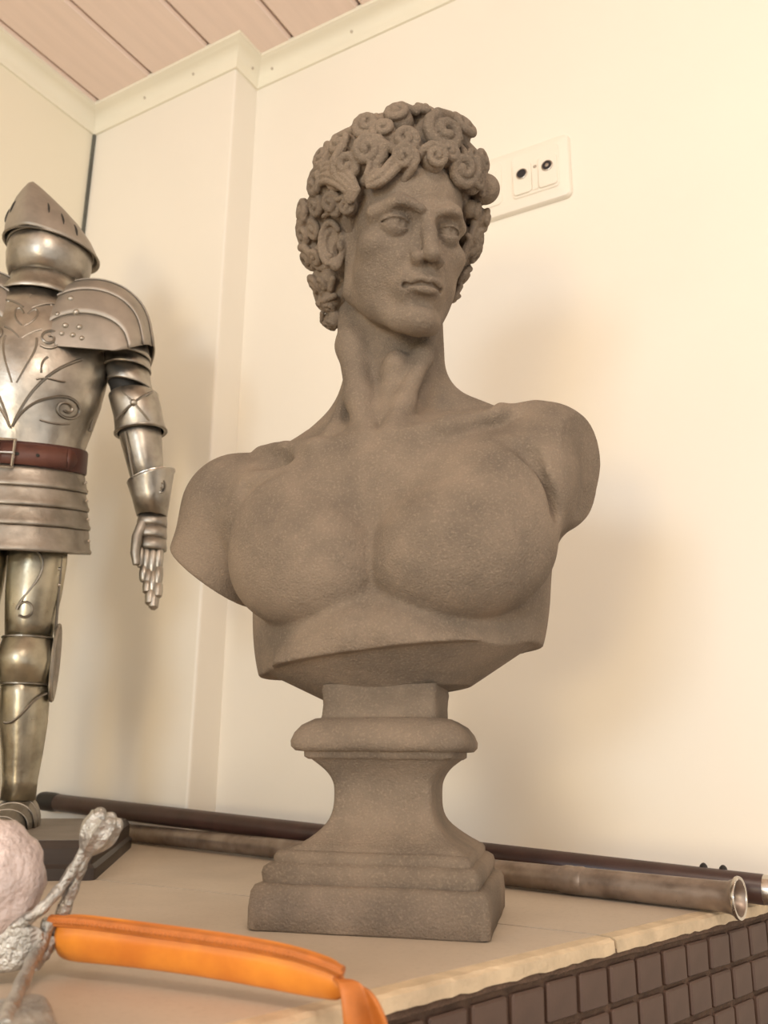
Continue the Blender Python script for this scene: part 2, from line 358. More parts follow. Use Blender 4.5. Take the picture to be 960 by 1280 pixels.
def nets(F):
    v = F.v; ins = v < 0; nx, ny, nz = v.shape
    c = np.zeros((nx-1, ny-1, nz-1), np.uint8)
    for dx in (0, 1):
        for dy in (0, 1):
            for dz in (0, 1): c += ins[dx:nx-1+dx, dy:ny-1+dy, dz:nz-1+dz]
    I, J, K = np.nonzero((c > 0) & (c < 8)); idx = np.full(c.shape, -1, np.int32); n = len(I); idx[I, J, K] = np.arange(n)
    acc = np.zeros((n, 3)); cnt = np.zeros(n)
    cor = [(a, b, d) for a in (0, 1) for b in (0, 1) for d in (0, 1)]
    val = {q: v[I+q[0], J+q[1], K+q[2]] for q in cor}
    for q in cor:
        for ax in range(3):
            if q[ax]: continue
            e = list(q); e[ax] = 1; e = tuple(e); a, b = val[q], val[e]; m = (a < 0) != (b < 0)
            t = a[m]/(a[m]-b[m])
            for i in range(3): acc[m, i] += q[i]+(t if i == ax else 0)
            cnt[m] += 1
    acc /= cnt[:, None]; P = np.stack([I, J, K], 1)+acc
    for i in range(3): P[:, i] = np.interp(P[:, i], np.arange(len(F.ax[i])), F.ax[i])
    quads = []
    for ax in range(3):
        a = ins; sl0 = [slice(1, -1)]*3; sl1 = [slice(1, -1)]*3; sl0[ax] = slice(0, -1); sl1[ax] = slice(1, None)
        A = a[tuple(sl0)]; Bm = a[tuple(sl1)]; ch = A != Bm; p = np.array(np.nonzero(ch)).T; off = np.array([1, 1, 1]); off[ax] = 0; p = p+off
        u, w = [(1, 2), (2, 0), (0, 1)][ax]; eu = np.eye(3, dtype=int)[u]; ew = np.eye(3, dtype=int)[w]
        g = lambda q: idx[q[:, 0], q[:, 1], q[:, 2]]
        Q = np.stack([g(p-eu-ew), g(p-ew), g(p), g(p-eu)], 1); fl = ~A[ch]
        Q[fl] = Q[fl][:, ::-1]; quads.append(Q)
    Q = np.concatenate(quads); Q = Q[(Q >= 0).all(1)]
    return P, Q
def np_mesh(name, P, Q, material, parent, relax=1):
    for _ in range(relax):                               # light Laplacian smoothing of the grid steps
        S = np.zeros_like(P); C = np.zeros(len(P))
        for a in range(4):
            b = (a+1) % 4
            np.add.at(S, Q[:, a], P[Q[:, b]]); np.add.at(S, Q[:, b], P[Q[:, a]]); np.add.at(C, Q[:, a], 1); np.add.at(C, Q[:, b], 1)
        P = P*.5+.5*S/np.maximum(C, 1)[:, None]
    me = bpy.data.meshes.new(name); me.vertices.add(len(P)); me.vertices.foreach_set('co', (P*.001).astype(np.float32).ravel())
    me.loops.add(len(Q)*4); me.loops.foreach_set('vertex_index', Q.astype(np.int32).ravel())
    me.polygons.add(len(Q)); me.polygons.foreach_set('loop_start', np.arange(0, len(Q)*4, 4, dtype=np.int32))
    me.polygons.foreach_set('use_smooth', np.ones(len(Q), bool)); me.update(calc_edges=True); me.validate()
    me.materials.append(material); o = bpy.data.objects.new(name, me); return link(o, parent)
def axis(lo, a, b, hi, fine, coarse): return np.concatenate([np.arange(lo, a, coarse), np.arange(a, b, fine), np.arange(b, hi, coarse)])

# ------------------------------------------------------------------ the bust (local millimetres; x to the viewer's right, -y front)
bust = empty('portrait_bust', Matrix.Translation((-.2955, .528, LEDGE)) @ Matrix.Rotation(math.radians(14.5), 4, 'Z'))
tag(bust, 'brown grey cast stone bust of a curly haired man on a moulded square pedestal', 'bust')
HR = rot(16.5, 0, 0); HR = rzm(math.radians(37)) @ rxm(math.radians(16.5)) @ rym(math.radians(-2.8)); HT = (3.0, -18, 477.5); HS = .63
T = Field(axis(-192, -56, 82, 160, .9, 1.7), axis(-112, -92, 46, 96, .9, 1.7), axis(134, 385, 560, 580, .9, 1.7))
# rib cage and back
T.ell((-2, 12, 225), (102, 66, 116))
T.ell((0, 20, 275), (124, 52, 62), 25)
T.ell((0, -8, 276), (104, 56, 52), 22)                                               # upper chest
T.cap((-104, 12, 292), (86, 12, 304), 30, 28, 20)                                   # shoulder girdle
T.ell((-3, -12, 168), (82, 60, 58), 16)
T.ell((-7, 8, 168), (96, 64, 95), 12)                                                # waist                                               # upper belly
T.ell((-90, 10, 210), (17, 36, 56), 16); T.ell((87, 10, 214), (15, 36, 52), 16)                                     # lats
# shoulders and arm stumps, each cut off flat before it joins the body
def sd_ell(X, Y, Z, c, r):
    x, y, z = X-c[0], Y-c[1], Z-c[2]; k0 = np.sqrt((x/r[0])**2+(y/r[1])**2+(z/r[2])**2); k1 = np.sqrt((x/r[0]**2)**2+(y/r[1]**2)**2+(z/r[2]**2)**2)+1e-6
    return k0*(k0-1)/k1
def sd_cap(X, Y, Z, a, b, ra, rb):
    a = np.array(a, float); ba = np.array(b, float)-a; x, y, z = X-a[0], Y-a[1], Z-a[2]; h = np.clip((x*ba[0]+y*ba[1]+z*ba[2])/(ba @ ba), 0, 1)
    return np.sqrt((x-h*ba[0])**2+(y-h*ba[1])**2+(z-h*ba[2])**2)-(ra+(rb-ra)*h)
def sm_min(a, b, k): h = np.maximum(k-np.abs(a-b), 0)/k; return np.minimum(a, b)-h*h*k*.25
def sm_max(a, b, k): return -sm_min(-a, -b, k)
T.put(lambda X, Y, Z: sm_max(sm_min(sd_ell(X, Y, Z, (-126, 4, 281), (42, 42, 42)), sd_cap(X, Y, Z, (-130, 4, 274), (-155, 6, 208), 40, 36), 12), -((X+175)*.62+(Z-248)*.785-Y*.06), 3), (-138, 4, 255), 95, 12)
T.put(lambda X, Y, Z: sm_max(sm_min(sd_ell(X, Y, Z, (104, 4, 301), (40, 40, 41)), sd_cap(X, Y, Z, (106, 4, 294), (108, 4, 278), 36, 31), 12), (X-131)*.89+(Y+6)*-.43+(Z-300)*-.14, .6), (112, 4, 292), 80, 7)
# pectorals
T.ell((-52, -44, 219), (58, 38, 41), 5, R=rot(0, 8, -12)); T.ell((54, -45, 222), (60, 39, 41), 5, R=rot(0, -8, 12))
T.ell((-56, -36, 240), (58, 42, 42), 16, R=rot(0, 16, -12)); T.ell((58, -38, 244), (58, 42, 40), 16, R=rot(0, -14, 12))
T.ell((-72, -26, 262), (54, 36, 40), 18, R=rot(0, 30, -10)); T.ell((76, -26, 268), (54, 36, 38), 18, R=rot(0, -26, 10))
T.cap((0, -90, 190), (0, -88, 240), 4, 3, 12, '-')                                   # breastbone furrow
T.chain([(-66, -62, 292), (-96, -58, 276), (-114, -50, 246), (-118, -40, 220)], [2.5, 3.5, 4.5, 5], 9, '-'); T.chain([(80, -58, 304), (100, -52, 288), (112, -42, 250)], [2.5, 3.5, 5], 9, '-')   # deltoid / chest furrows
# rib arch below the chest
T.cap((-14, -66, 172), (-60, -52, 152), 11, 9, 16); T.cap((14, -66, 172), (60, -52, 156), 11, 9, 16)
# neck and trapezius
T.cap((-9, 24, 318), (-10, 22, 450), 41, 38, 16)
T.cap((-20, 38, 372), (-100, 20, 299), 25, 20, 22); T.cap((0, 38, 366), (100, 20, 312), 24, 20, 20)
# collar bones, throat, neck tendons
T.chain([(-16, -46, 303), (-46, -46, 304), (-74, -32, 313), (-102, -14, 316)], [7, 6.8, 6.5, 7], 8)
T.chain([(12, -46, 306), (46, -46, 312), (76, -28, 326), (100, -12, 330)], [7, 6.8, 6.5, 7], 8)
T.ell((-58, -34, 326), (24, 13, 9), 10, '-'); T.ell((52, -32, 334), (22, 12, 9), 10, '-')
T.ell((-84, -44, 300), (22, 9, 8), 9, '-', rot(0, 20, 0))
T.ell((-2, -44, 316), (7, 10, 9), 8, '-')
T.chain([(-40, 6, 436), (-35, -8, 400), (-24, -24, 350), (-10, -44, 308)], [12, 11.5, 9.5, 8], 9)
T.chain([(26, 0, 420), (21, -12, 382), (12, -30, 340), (5, -46, 310)], [6, 6, 6, 6], 10)
T.chain([(-40, -4, 362), (-46, -18, 322)], [5, 6], 9)
T.ell((3, -19, 376), (8.5, 10, 10), 7); T.cap((0, -16, 368), (-2, -30, 330), 7, 5, 12)
# cuts: both arms and the underside
X, Y, Z = T.ax[0][:, None, None], T.ax[1][None, :, None], T.ax[2][None, None, :]
zc = 139.5+22*np.clip((np.sqrt((X/1.33)**2+Y**2)-38)/30, 0, 1)+.10*X
zi = int(np.searchsorted(T.ax[2], 200)); T.v[:, :, :zi] = np.maximum(T.v[:, :, :zi], (zc-Z[:, :, :zi])*.92)

# --- head, in life-size millimetres of the head's own frame (eye level = 0, face towards -y)
H = Field(*T.ax); H.fr(HR, HT, HS)
H.ell((0, 10, 38), (72, 92, 76))
H.ell((0, -36, 36), (57, 53, 56), 20)
H.ell((0, -34, -38), (58, 50, 78), 24)
H.pair('ell', (42, -34, -58), (17, 28, 32), k=16)
H.pair('ell', (45, -54, -25), (19, 22, 15), k=18)
H.ell((0, -66, -50), (37, 28, 36), 18)
H.pair('cap', (57, 2, -8), (49, 0, -66), 13, 12, k=16)
H.pair('cap', (48, -2, -68), (20, -70, -108), 12, 13, k=18)
H.ell((0, -32, -84), (42, 46, 20), 15)
H.ell((0, -80, -109), (25, 19, 17), 10); H.ell((0, -92, -108), (15, 9, 12), 8)
H.pair('cap', (7, -88, 10), (33, -86, 16), 8, 7.5, k=12); H.pair('cap', (33, -86, 16), (54, -62, 10), 7.5, 7, k=14)
H.pair('ell', (31, -97, -4), (19, 17, 11), k=7, op='-')
H.pair('ell', (17, -93, -6), (7, 12, 10), k=6, op='-')
# nose
H.chain([(0, -88, 10), (0, -99, -14), (0, -110, -38)], [8, 8, 9.5], 5)
H.pair('cap', (7, -84, -6), (11, -90, -38), 6, 8, k=7)
H.ell((0, -114, -41), (8.5, 9, 7.5), 5)
H.pair('ell', (12.5, -99, -43), (8, 11, 8), k=3.5)
H.pair('cap', (21, -92, -36), (20, -96, -50), 1.8, 1.8, k=3.5, op='-')
H.pair('ell', (6.5, -106, -51.5), (4, 7, 4), k=2, op='-')
# eyes: ball, lids
for sg in (-1, 1):
    e = (sg*31, -71, -3.5)
    H.ell((sg*30, -95, 7), (17, 11, 5), 5, '-')
    H.ell(e, (14.0, 14.0, 14.0), .6)
    def lid(up):
        def fn(X, Y, Z):
            dx = (X-e[0]); d = np.sqrt(dx**2+(Y-e[1])**2+(Z-e[2])**2)-17.6
            zl = (5.0 if up else -5.4)*(1-(dx/18)**2)+.06*dx*sg
            return np.maximum(d, (zl-(Z-e[2])) if up else ((Z-e[2])-zl))
        return fn
    H.put(lid(True), e, 19, .8); H.put(lid(False), e, 19, 1.2)
    H.chain([(e[0]-15, -83, 0), (e[0]-7, -87.5, 7.5), (e[0]+5, -88, 8.5), (e[0]+15, -82, 1)], [1.2, 1.8, 1.8, 1.2], 2.0, '-')     # lid crease
    H.ell((e[0]+4, e[1]-14.2, e[2]+.5), (4.2, 2.6, 4.2), 1, '-')                                                        # drilled pupil
    H.cap((sg*6, -99, 9), (sg*8, -95, 28), 2.2, 1.4, 4, '-')                                                            # frown lines
    H.cap((sg*11, -97, 12), (sg*26, -94, 19), 4.8, 3.5, 5)
    H.cap((sg*24, -92, -45), (sg*31, -84, -64), 2.2, 1.6, 8, '-')
# mouth
H.ell((0, -79, -70), (28, 23, 24), 12)
H.pair('ell', (7, -99, -66), (11.5, 7.5, 5), k=4, R=rot(0, 8, 22)); H.ell((0, -103, -66.5), (5, 4.5, 4), 4)
H.ell((0, -98, -77.5), (14, 8.5, 6), 4)
H.pair('cap', (19.5, -91.5, -73), (7, -102.5, -71.3), 1.7, 1.9, k=2.2, op='-'); H.cap((-7, -102.5, -71.3), (7, -102.5, -71.3), 1.7, 1.7, 2.2, '-')
H.pair('ell', (21, -89, -73), (2.6, 4, 3), k=5, op='-')
H.cap((-13, -96, -88), (13, -96, -88), 4, 4, 8, '-')
H.cap((0, -106, -54), (0, -106.5, -62), 2.2, 2.6, 3, '-')
# ears
for sg in (-1, 1):
    Re = np.diag([sg, 1, 1]) @ rot(-10, 0, -32) @ np.diag([sg, 1, 1]); ec = np.array([sg*78, 8, -14.])
    P_ = lambda x, y, z: ec+Re @ np.array([sg*x, y, z])
    H.ell(ec, (6, 18, 30), 3, R=Re)
    H.ell(P_(6, -1, 1), (6, 12.5, 22), 1.5, '-', Re)
    ring = [P_(6.5, 17*math.cos(a)*.9, 28*math.sin(a)*.9+1) for a in [math.radians(q) for q in range(150, -75, -18)]]
    H.chain(ring, [3.6]*len(ring), 1.5)
    ring = [P_(3.5, 3+8*math.cos(a), 2+15*math.sin(a)) for a in [math.radians(q) for q in range(95, -100, -24)]]
    H.chain(ring, [2.8]*len(ring), 2.5)
    H.ell(P_(4, -13, -5), (4.5, 4.5, 6.5), 2.5, '+', Re); H.ell(P_(3, -4, -25), (5.5, 8, 8), 3, '+', Re)
    H.ell(P_(2, -4, -6), (8, 6, 9), 1.5, '-', Re)
k = 7.; a, b = T.v, H.v; h = np.maximum(k-np.abs(a-b), 0)/k; T.v = np.minimum(a, b)-h*h*k*.25
del H, a, b, h
P, Q = nets(T); np_mesh('figure', P, Q, M_STONE, bust); del T

# --- hair: carved curls
G = Field(np.arange(-135, 136, 1.35), np.arange(-128, 150, 1.35), np.arange(-125, 190, 1.35))
G.ell((0, 24, 58), (95, 104, 93)); G.ell((0, 62, -22), (82, 46, 88), 20)
G.put(lambda X, Y, Z: (Y+74)*-.784+(Z-74)*-.621+X*0, (0, 0, 0), 230, 0, '&')
CEN = np.array([0, 18, 52.])
TOVIEW = HR.T @ np.array([.216, -.81, -.54])
def curl(c, R, turns=1.5, ph=None, sg=None, tail=True, face=0., ball=False):
    c = np.array(c, float); n = (c-CEN)/np.array([98, 112, 100.])**2; n /= np.linalg.norm(n)
    n = n+face*TOVIEW+np.array([random.uniform(-.2, .2) for _ in range(3)]); n /= np.linalg.norm(n)
    u = np.cross(n, [0, 0, 1.]); u /= np.linalg.norm(u)+1e-9; w = np.cross(n, u)
    ph = random.uniform(0, 6.28) if ph is None else ph; sg = random.choice((-1, 1)) if sg is None else sg
    if ball: G.ell(c, (R, R, R), 2); return
    G.ell(c-n*R*.70, (R*.84, R*.84, R*.84), 2)
    m = int(11*turns); pts = []; rs = []
    if tail:
        a = ph-sg*.75; pts.append(c+(u*math.cos(a)+w*math.sin(a))*R*1.2-n*R*.5); rs.append(R*.26)
    for i in range(m+1):
        t = i/m; a = ph+sg*t*turns*6.283; rho = R*(.80-.64*t**.9)
        pts.append(c+(u*math.cos(a)+w*math.sin(a))*rho+n*R*(-.05+.25*t)); rs.append(R*(.255-.06*t))
    G.chain(pts, rs, .6)
def lock(pts, r, strands=3, spread=.86, k=.8):
    pts = [np.array(p, float) for p in pts]; m = len(pts); n = 9; S = []
    for i in range(n):                                   # Catmull-Rom through the points
        t = i/(n-1)*(m-1); a = min(int(t), m-2); q = t-a; p0, p1, p2, p3 = pts[max(a-1, 0)], pts[a], pts[a+1], pts[min(a+2, m-1)]
        S.append(.5*((2*p1)+(p2-p0)*q+(2*p0-5*p1+4*p2-p3)*q*q+(3*p1-p0-3*p2+p3)*q**3))
    for st in range(strands):
        off = (st-(strands-1)/2)*r*spread*2; L = []
        for i in range(n):
            tg = S[min(i+1, n-1)]-S[max(i-1, 0)]; nn = S[i]-CEN; sd = np.cross(tg, nn); sd /= np.linalg.norm(sd)+1e-9
            L.append(S[i]+sd*off*(1-.55*(i/(n-1))**2)+nn/np.linalg.norm(nn)*(r*.25*(1-abs(st-(strands-1)/2))))
        G.chain(L, [r*(1.0-.45*(i/(n-1))**2) for i in range(n)], k)
CURLS = [(-66,-64,76,19),(-31,-86,88,16),(-33,-92,66,14),(20,-78,108,23),(43,-84,70,18),(88,-50,66,15),(-84,-46,62,19),(-58,-76,44,12),(-90,-12,28,15),(-79,-36,20,11),
 (4,-44,146,14),(-32,-60,128,16),(-64,-46,112,18),(-86,-20,98,16),(-97,16,90,17),(-101,18,60,19),(-106,58,36,18),(-101,64,10,17),(-92,70,-18,17),(-80,74,-48,15),(-68,76,-72,13),(-58,76,-95,11),
 (78,-56,98,16),(98,-38,36,13),(96,-26,10,13),(88,-12,-12,11),(2,-98,72,15),(80,-50,40,11),(51,-56,132,19),(-50,-64,104,14),(66,-78,62,12),(94,-20,-4,14),(88,-6,-30,13),(82,6,-54,12),(86,-34,10,11),(-98,26,34,15),(-94,44,10,14),(-88,46,-22,14),(-76,46,-52,13),(-68,48,-78,12),(-60,52,-98,10),(22,-88,84,13),(60,-68,92,15)]
placed = [np.array(c[:3], float) for c in CURLS]
for i, (x, y, z, r) in enumerate(CURLS): curl((x, y, z), r*(1.3 if i < 5 else 1.2), 1.75 if i in (0, 2) else 1.5, face=.9 if i < 10 else .25, ball=(i == 5))
GA = math.pi*(3-math.sqrt(5))
for i in range(170):
    zz = 1-2*(i+.5)/170; rr = math.sqrt(1-zz*zz); p = CEN+np.array([math.cos(GA*i)*rr*96, math.sin(GA*i)*rr*110, zz*98])
    if p[2] < -10: p = np.array([p[0]*.82, 20+(p[1]-18)*.85, p[2]*1.5])
    if (p[1]+74)*-.784+(p[2]-74)*-.621 > -2 or p[2] < -100: continue
    if p[2] < 10 and p[1] < 26: continue
    if min(np.linalg.norm(p-q) for q in placed) < 21: continue
    placed.append(p); curl(p, random.uniform(17, 21), 1.35)
# locks falling over the temple, in front of and behind the ear
lock([(-98, 6, 66), (-97, -22, 60), (-88, -46, 46), (-78, -54, 32), (-82, -46, 24)], 4.0, 4)
lock([(-40, -86, 60), (-54, -82, 42), (-66, -70, 36)], 5, 2)
lock([(90, -32, 44), (84, -34, 18), (76, -30, -10), (70, -24, -34)], 5, 3)
lock([(70, -60, 96), (82, -56, 76), (76, -66, 56)], 5.5)
G.ell((-92, 2, -16), (24, 25, 34), 4, '-')
P, Q = nets(G); P = (P*HS) @ HR.T+np.array(HT); np_mesh('hair', P, Q, M_STONE, bust, 1); del G

# --- pedestal: rounded square mouldings
ped = empty('pedestal', None, bust); ped.rotation_euler = (0, 0, math.radians(4)); ped.scale = (1, .86, 1); ped.location = (0, -.008, 0)
def sq(prof, name, rc, ox=0):
    rows = []
    for hw, z in prof: rows.append([(x*.001+ox*.001, y*.001, z*.001) for x, y in rrect(0, 0, 2*hw, 2*hw, min(rc, hw*.5), 6)])
    rows2 = []
    for r_ in rows:                                      # subdivide the straight sides so that the stone can be uneven
        q = []
        for i in range(len(r_)):
            a, b = Vector(r_[i]), Vector(r_[(i+1) % len(r_)]); q.append(a)
            if (b-a).length > .02: q += [a.lerp(b, t/8) for t in range(1, 8)]
        rows2.append(q)
    mb = MB().grid([[tuple(p) for p in q] for q in rows2], True); n = len(rows2[0]); m = len(rows2)
    mb.f += [tuple(range(n)), tuple((m-1)*n+k for k in range(n-1, -1, -1))]
    from mathutils import noise as mn
    mb.v = [tuple(Vector(p)+mn.noise_vector(Vector(p)*55)*.0007) if p[2] > .0002 else p for p in mb.v]
    return mb.build(name, M_STONE, ped, True, 55)
sq([(69.5, 0), (71, 1.2), (71.3, 12), (70.6, 21), (69, 24.2), (66, 25.6)], 'plinth', 6, -5)
sq([(64, 23), (65, 26), (65.6, 31), (64.6, 34.5), (61.5, 36.6), (59.8, 37.2), (59.6, 40), (58, 42.4), (55, 43.4)], 'base_moulding', 5, -5)
sq([(54.5, 42)]+[(31.5+(54-31.5)*(1-math.sin(a))**1.9, 43.5+34*a/(math.pi/2)) for a in [i*math.pi/2/12 for i in range(13)]]+[(31.5+(47-31.5)*(1-math.cos(a))**1.1, 78+21*a/(math.pi/2)) for a in [i*math.pi/2/9 for i in range(1, 10)]], 'scotia', 5, -3)
sq([(45, 96.5), (47.3, 98), (47.6, 101.5), (46, 102.5)], 'fillet', 5, -3.5)
sq([(46, 101), (53, 101.6), (55.4, 104), (55.8, 107.5), (54, 112.5), (50, 117.5), (43, 121.8), (34, 123)], 'torus_moulding', 11, -4)
sq([(38, 121), (37.4, 124), (37, 130), (37.2, 136), (37.8, 139), (37.2, 143)], 'neck_block', 5, -5)

# ------------------------------------------------------------------ decorative suit of armour on a wooden base
KC = Vector((-.775, .555, LEDGE)); KTH = math.atan2(.775, .555); BASEH = .030
kn = empty('armour_figure', Matrix.Translation(KC+Vector((math.cos(KTH)*.006, math.sin(KTH)*.006, 0))) @ Matrix.Rotation(KTH+math.radians(-15), 4, 'Z'))
tag(kn, 'small decorative knight in full steel plate armour on a dark wooden base', 'suit of armour')
Zb = BASEH*1000
def mm(p): return (p[0]*.001, p[1]*.001, (p[2]+Zb)*.001)
def ring(cx, cy, cz, rx, ry, n=30, a0=0, a1=360, keel=0, tilt=0):
    out = []; full = a1-a0 >= 360
    for k in range(n if full else n+1):
        a = math.radians(a0+(a1-a0)*k/n); x, y = math.sin(a), -math.cos(a)     # angle 0 = front
        kf = 1+keel*math.exp(-(((math.degrees(a)+180) % 360-180)/16)**2)
        out.append(mm((cx+rx*x*kf, cy+ry*y*kf, cz+tilt*x+LEAN*ry*y)))
    return out
def shell(name, secs, material, parent, n=30, a0=0, a1=360, keel=0, th=.0015, auto=50):
    rows = [ring(*q[:5], n=n, a0=a0, a1=a1, keel=keel, tilt=(q[5] if len(q) > 5 else 0)) for q in secs]
    o = MB().grid(rows, a1-a0 >= 360).build(name, material, parent, True, auto); solid(o, th, -1); return o
def wire(name, pts, r, material, parent, n=6): return MB().tube([mm(p) for p in pts], r*.001, n).build(name, material, parent)
def stud(name, p, nrm, r, material, parent, h=None): return MB().dome(mm(p), nrm, r*.001, (h or r*.8)*.001).build(name, material, parent)
# wooden base
LEAN = 0.0
bs = Matrix.Identity(3)
mb = MB(); bx, by = .104, .130; cxy = Vector((0, -.0135))
rows = []
for z, q in ((0, 0), (.009, 0), (.012, -.003), (.024, -.003), (BASEH-.0004, -.007)):
    rows.append([tuple(bs @ Vector((cxy.x+x, cxy.y+y, z))) for x, y in rrect(0, 0, 2*(bx+q)+.06, 2*(by+q), .004, 2)])
mb.grid(rows, True); n = len(rows[0]); mb.f += [tuple(range(n)), tuple(4*n+k for k in range(n-1, -1, -1))]
wbse = mb.build('wooden_base', M_WOOD, kn, True, 25)
MB().grid([[tuple(Vector(p)+Vector((0, 0, d))) for p in [bs @ Vector((cxy.x+x, cxy.y+y, BASEH-.0004)) for x, y in rrect(0, 0, 2*(bx-.010)+.06, 2*(by-.010), .004, 2)]] for d in (0, .0006)], True).build('base_top', M_WOODTOP, wbse)
o = wbse.children[0]; me = o.data
bm = bmesh.new(); bm.from_mesh(me); bm.verts.ensure_lookup_table(); nn_ = len(bm.verts)//2; bm.faces.new([bm.verts[nn_+k] for k in range(nn_)]); bm.to_mesh(me); bm.free()
# breast and back plate
LEAN = .2
BR = [(352, 62, 46), (372, 63, 47), (384, 64, 48), (400, 68, 52), (430, 75, 58), (460, 79, 61), (490, 78, 58), (515, 70, 52), (538, 56, 45), (556, 44, 40)]
def bsurf(x, z, off=0.8):
    for i in range(len(BR)-1):
        if BR[i][0] <= z <= BR[i+1][0]:
            t = (z-BR[i][0])/(BR[i+1][0]-BR[i][0]); rx = BR[i][1]*(1-t)+BR[i+1][1]*t; ry = BR[i][2]*(1-t)+BR[i+1][2]*t; break
    x = max(-rx*.98, min(rx*.98, x)); y = -ry*math.sqrt(1-(x/rx)**2); n = Vector((x/rx**2, y/ry**2, 0)).normalized()
    p = Vector((x, y, z+LEAN*y))+n*off; return (p.x, p.y, p.z)
bp = shell('breastplate', [(0, 0, z, rx, ry) for z, rx, ry in BR], M_STEEL, kn, 44, keel=.03)
wire('side_seam', [(bsurf(.97*70, z)[0]+1, -8, z) for z in range(400, 500, 12)], 1.6, M_WIRE, bp)
def spiral(cx, cz, R, turns, a0, sg): return [(cx+R*(1-.82*t)*math.cos(a0+sg*t*turns*6.283), cz+R*(1-.82*t)*math.sin(a0+sg*t*turns*6.283)) for t in [i/26 for i in range(27)]]
def bez(p, n=12):
    out = []
    for i in range(n+1):
        t = i/n; q = [Vector(a) for a in p]
        while len(q) > 1: q = [q[j].lerp(q[j+1], t) for j in range(len(q)-1)]
        out.append(tuple(q[0]))
    return out
def bw(pts, r=1.5): wire('scroll_wire', [bsurf(x, z) for x, z in pts], r, M_WIRE, bp)
bw([(0, 392), (0, 545)], 1.6)
for s in (-1, 1):
    m = lambda L: [(s*x, z) for x, z in L]
    bw(m(bez([(1, 394), (14, 424), (30, 426), (42, 431)])+spiral(49, 419, 13, 1.7, 1.9, -1)), 1.6)
    bw(m(bez([(1, 394), (16, 440), (34, 458), (58, 476)])), 1.6)
    bw(m(spiral(27, 494, 12.5, 1.7, -2.2, 1)+[]), 1.5)
    bw(m(bez([(2, 440), (14, 470), (18, 480), (15, 492)])), 1.3)
    bw(m(bez([(20, 446), (30, 452), (38, 446), (46, 448)])), 1.2)
    bw(m(bez([(24, 454), (22, 466), (28, 472)])), 1.2)
    bw(m(bez([(1, 505), (12, 512), (16, 526), (8, 534), (2, 520)])), 1.3)
    bw(m(bez([(1, 490), (10, 500), (18, 503)])), 1.2)
    bw(m(bez([(4, 528), (14, 536), (24, 538)])), 1.2)
    bw(m(bez([(26, 404), (40, 400), (52, 404)])), 1.1)
# gorget, helmet
LEAN = 0.0
shell('gorget', [(0, 0, 548, 50, 46), (0, 0, 556, 44, 42), (2, 0, 566, 38, 38), (3, 0, 582, 37, 37)], M_STEEL, kn)
he = shell('bevor', [(3, 0, 573, 34, 35), (3, -1, 577, 39, 40), (4, -2, 588, 44, 46), (4, -2, 602, 45.5, 48), (4, -1, 614, 45, 47), (4, 0, 620, 43, 44)], M_STEEL, kn, 34, keel=.05)
MB().lathe([(.030, 0), (.038, .02), (.040, .045), (.030, .07)], mm((4, 2, 575)), (0, 0, 1), 20).build('hollow_shade_fill', M_BLACK, he)  # added black core, paints the shade behind the eye slit
wire('bevor_rim', ring_ := [((4+45.5*math.sin(a)), -1-48*math.cos(a), 616) for a in [i*6.2832/40 for i in range(41)]], 1.3, M_STEEL_D, he)
hm = empty('helmet', None, kn); 
hp = Vector(mm((4, 0, 618))); hm.matrix_local = Matrix.Translation(hp) @ Matrix.Rotation(math.radians(-12), 4, 'Z') @ Matrix.Rotation(math.radians(7), 4, 'Y') @ Matrix.Rotation(math.radians(4), 4, 'X') @ Matrix.Translation(-hp)
VS = [(4, 2, 617, 51, 55), (3, 2, 621, 50.5, 54.5), (-3, 2, 636, 46.5, 50), (-10, 1, 652, 38.5, 42), (-18, 0, 668, 28, 31), (-26, -1, 683, 16.5, 18), (-32, -2, 694, 7, 7.5), (-34, -2, 699, 1, 1)]
vz = shell('skull_plate', VS, M_STEEL_S, hm, 40, keel=.10)
def skull(a, z):
    for i in range(len(VS)-1):
        if VS[i][2] <= z <= VS[i+1][2]: break
    t = (z-VS[i][2])/(VS[i+1][2]-VS[i][2]); q = [VS[i][j]*(1-t)+VS[i+1][j]*t for j in range(5)]
    return Vector((q[0]+(q[3]+.3)*math.sin(math.radians(a)), q[1]-(q[4]+.3)*math.cos(math.radians(a)), z))
for a, z in ((30, 650), (46, 641), (62, 634), (-34, 648), (-50, 640)):
    MB().tube([mm(skull(a+dz*.35, z+dz)) for dz in (-8, -4, 0, 4, 8)], [.0004, .0010, .0012, .0010, .0004], 6).build('breathing_slot', M_BLACK, vz)
wire('skull_rim', [(4+51*math.sin(a), 2-55*math.cos(a), 617) for a in [i*6.2832/44 for i in range(45)]], 1.5, M_STEEL_D, vz)
# belt
LEAN = .2
bl = shell('belt', [(0, 0, 353, 66.5, 50.5), (0, 0, 355, 67.5, 51.5), (0, 0, 378, 67, 51), (0, 0, 380, 66, 50)], M_LEATHER_D, kn, 44)
shell('belt_end', [(0, 0, 355.5, 69.6, 53.6), (0, 0, 377, 69.0, 53.0)], M_LEATHER, bl, 20, -6, 52, th=.0016)
tipv = []
rows = []
for a, h in ((51, 11), (55, 10.5), (59, 8), (62, 4), (63.5, .5)):
    x, y = math.sin(math.radians(a))*69.4, -math.cos(math.radians(a))*53.4; rows.append([mm((x, y, 366-h+LEAN*y)), mm((x, y, 366+h+LEAN*y))])
solid(MB().grid(rows).build('belt_tip', M_LEATHER, bl), .0016)
for a in (8, 24): 
    x, y = math.sin(math.radians(a))*69.8, -math.cos(math.radians(a))*53.8; stud('belt_hole', (x, y, 366+LEAN*y), (x, y, 0), 2.0, M_BLACK, bl, .5)
bk = [(-9, 0, 380), (-9, 0, 352), (9, 0, 352), (9, 0, 380), (-9, 0, 380)]
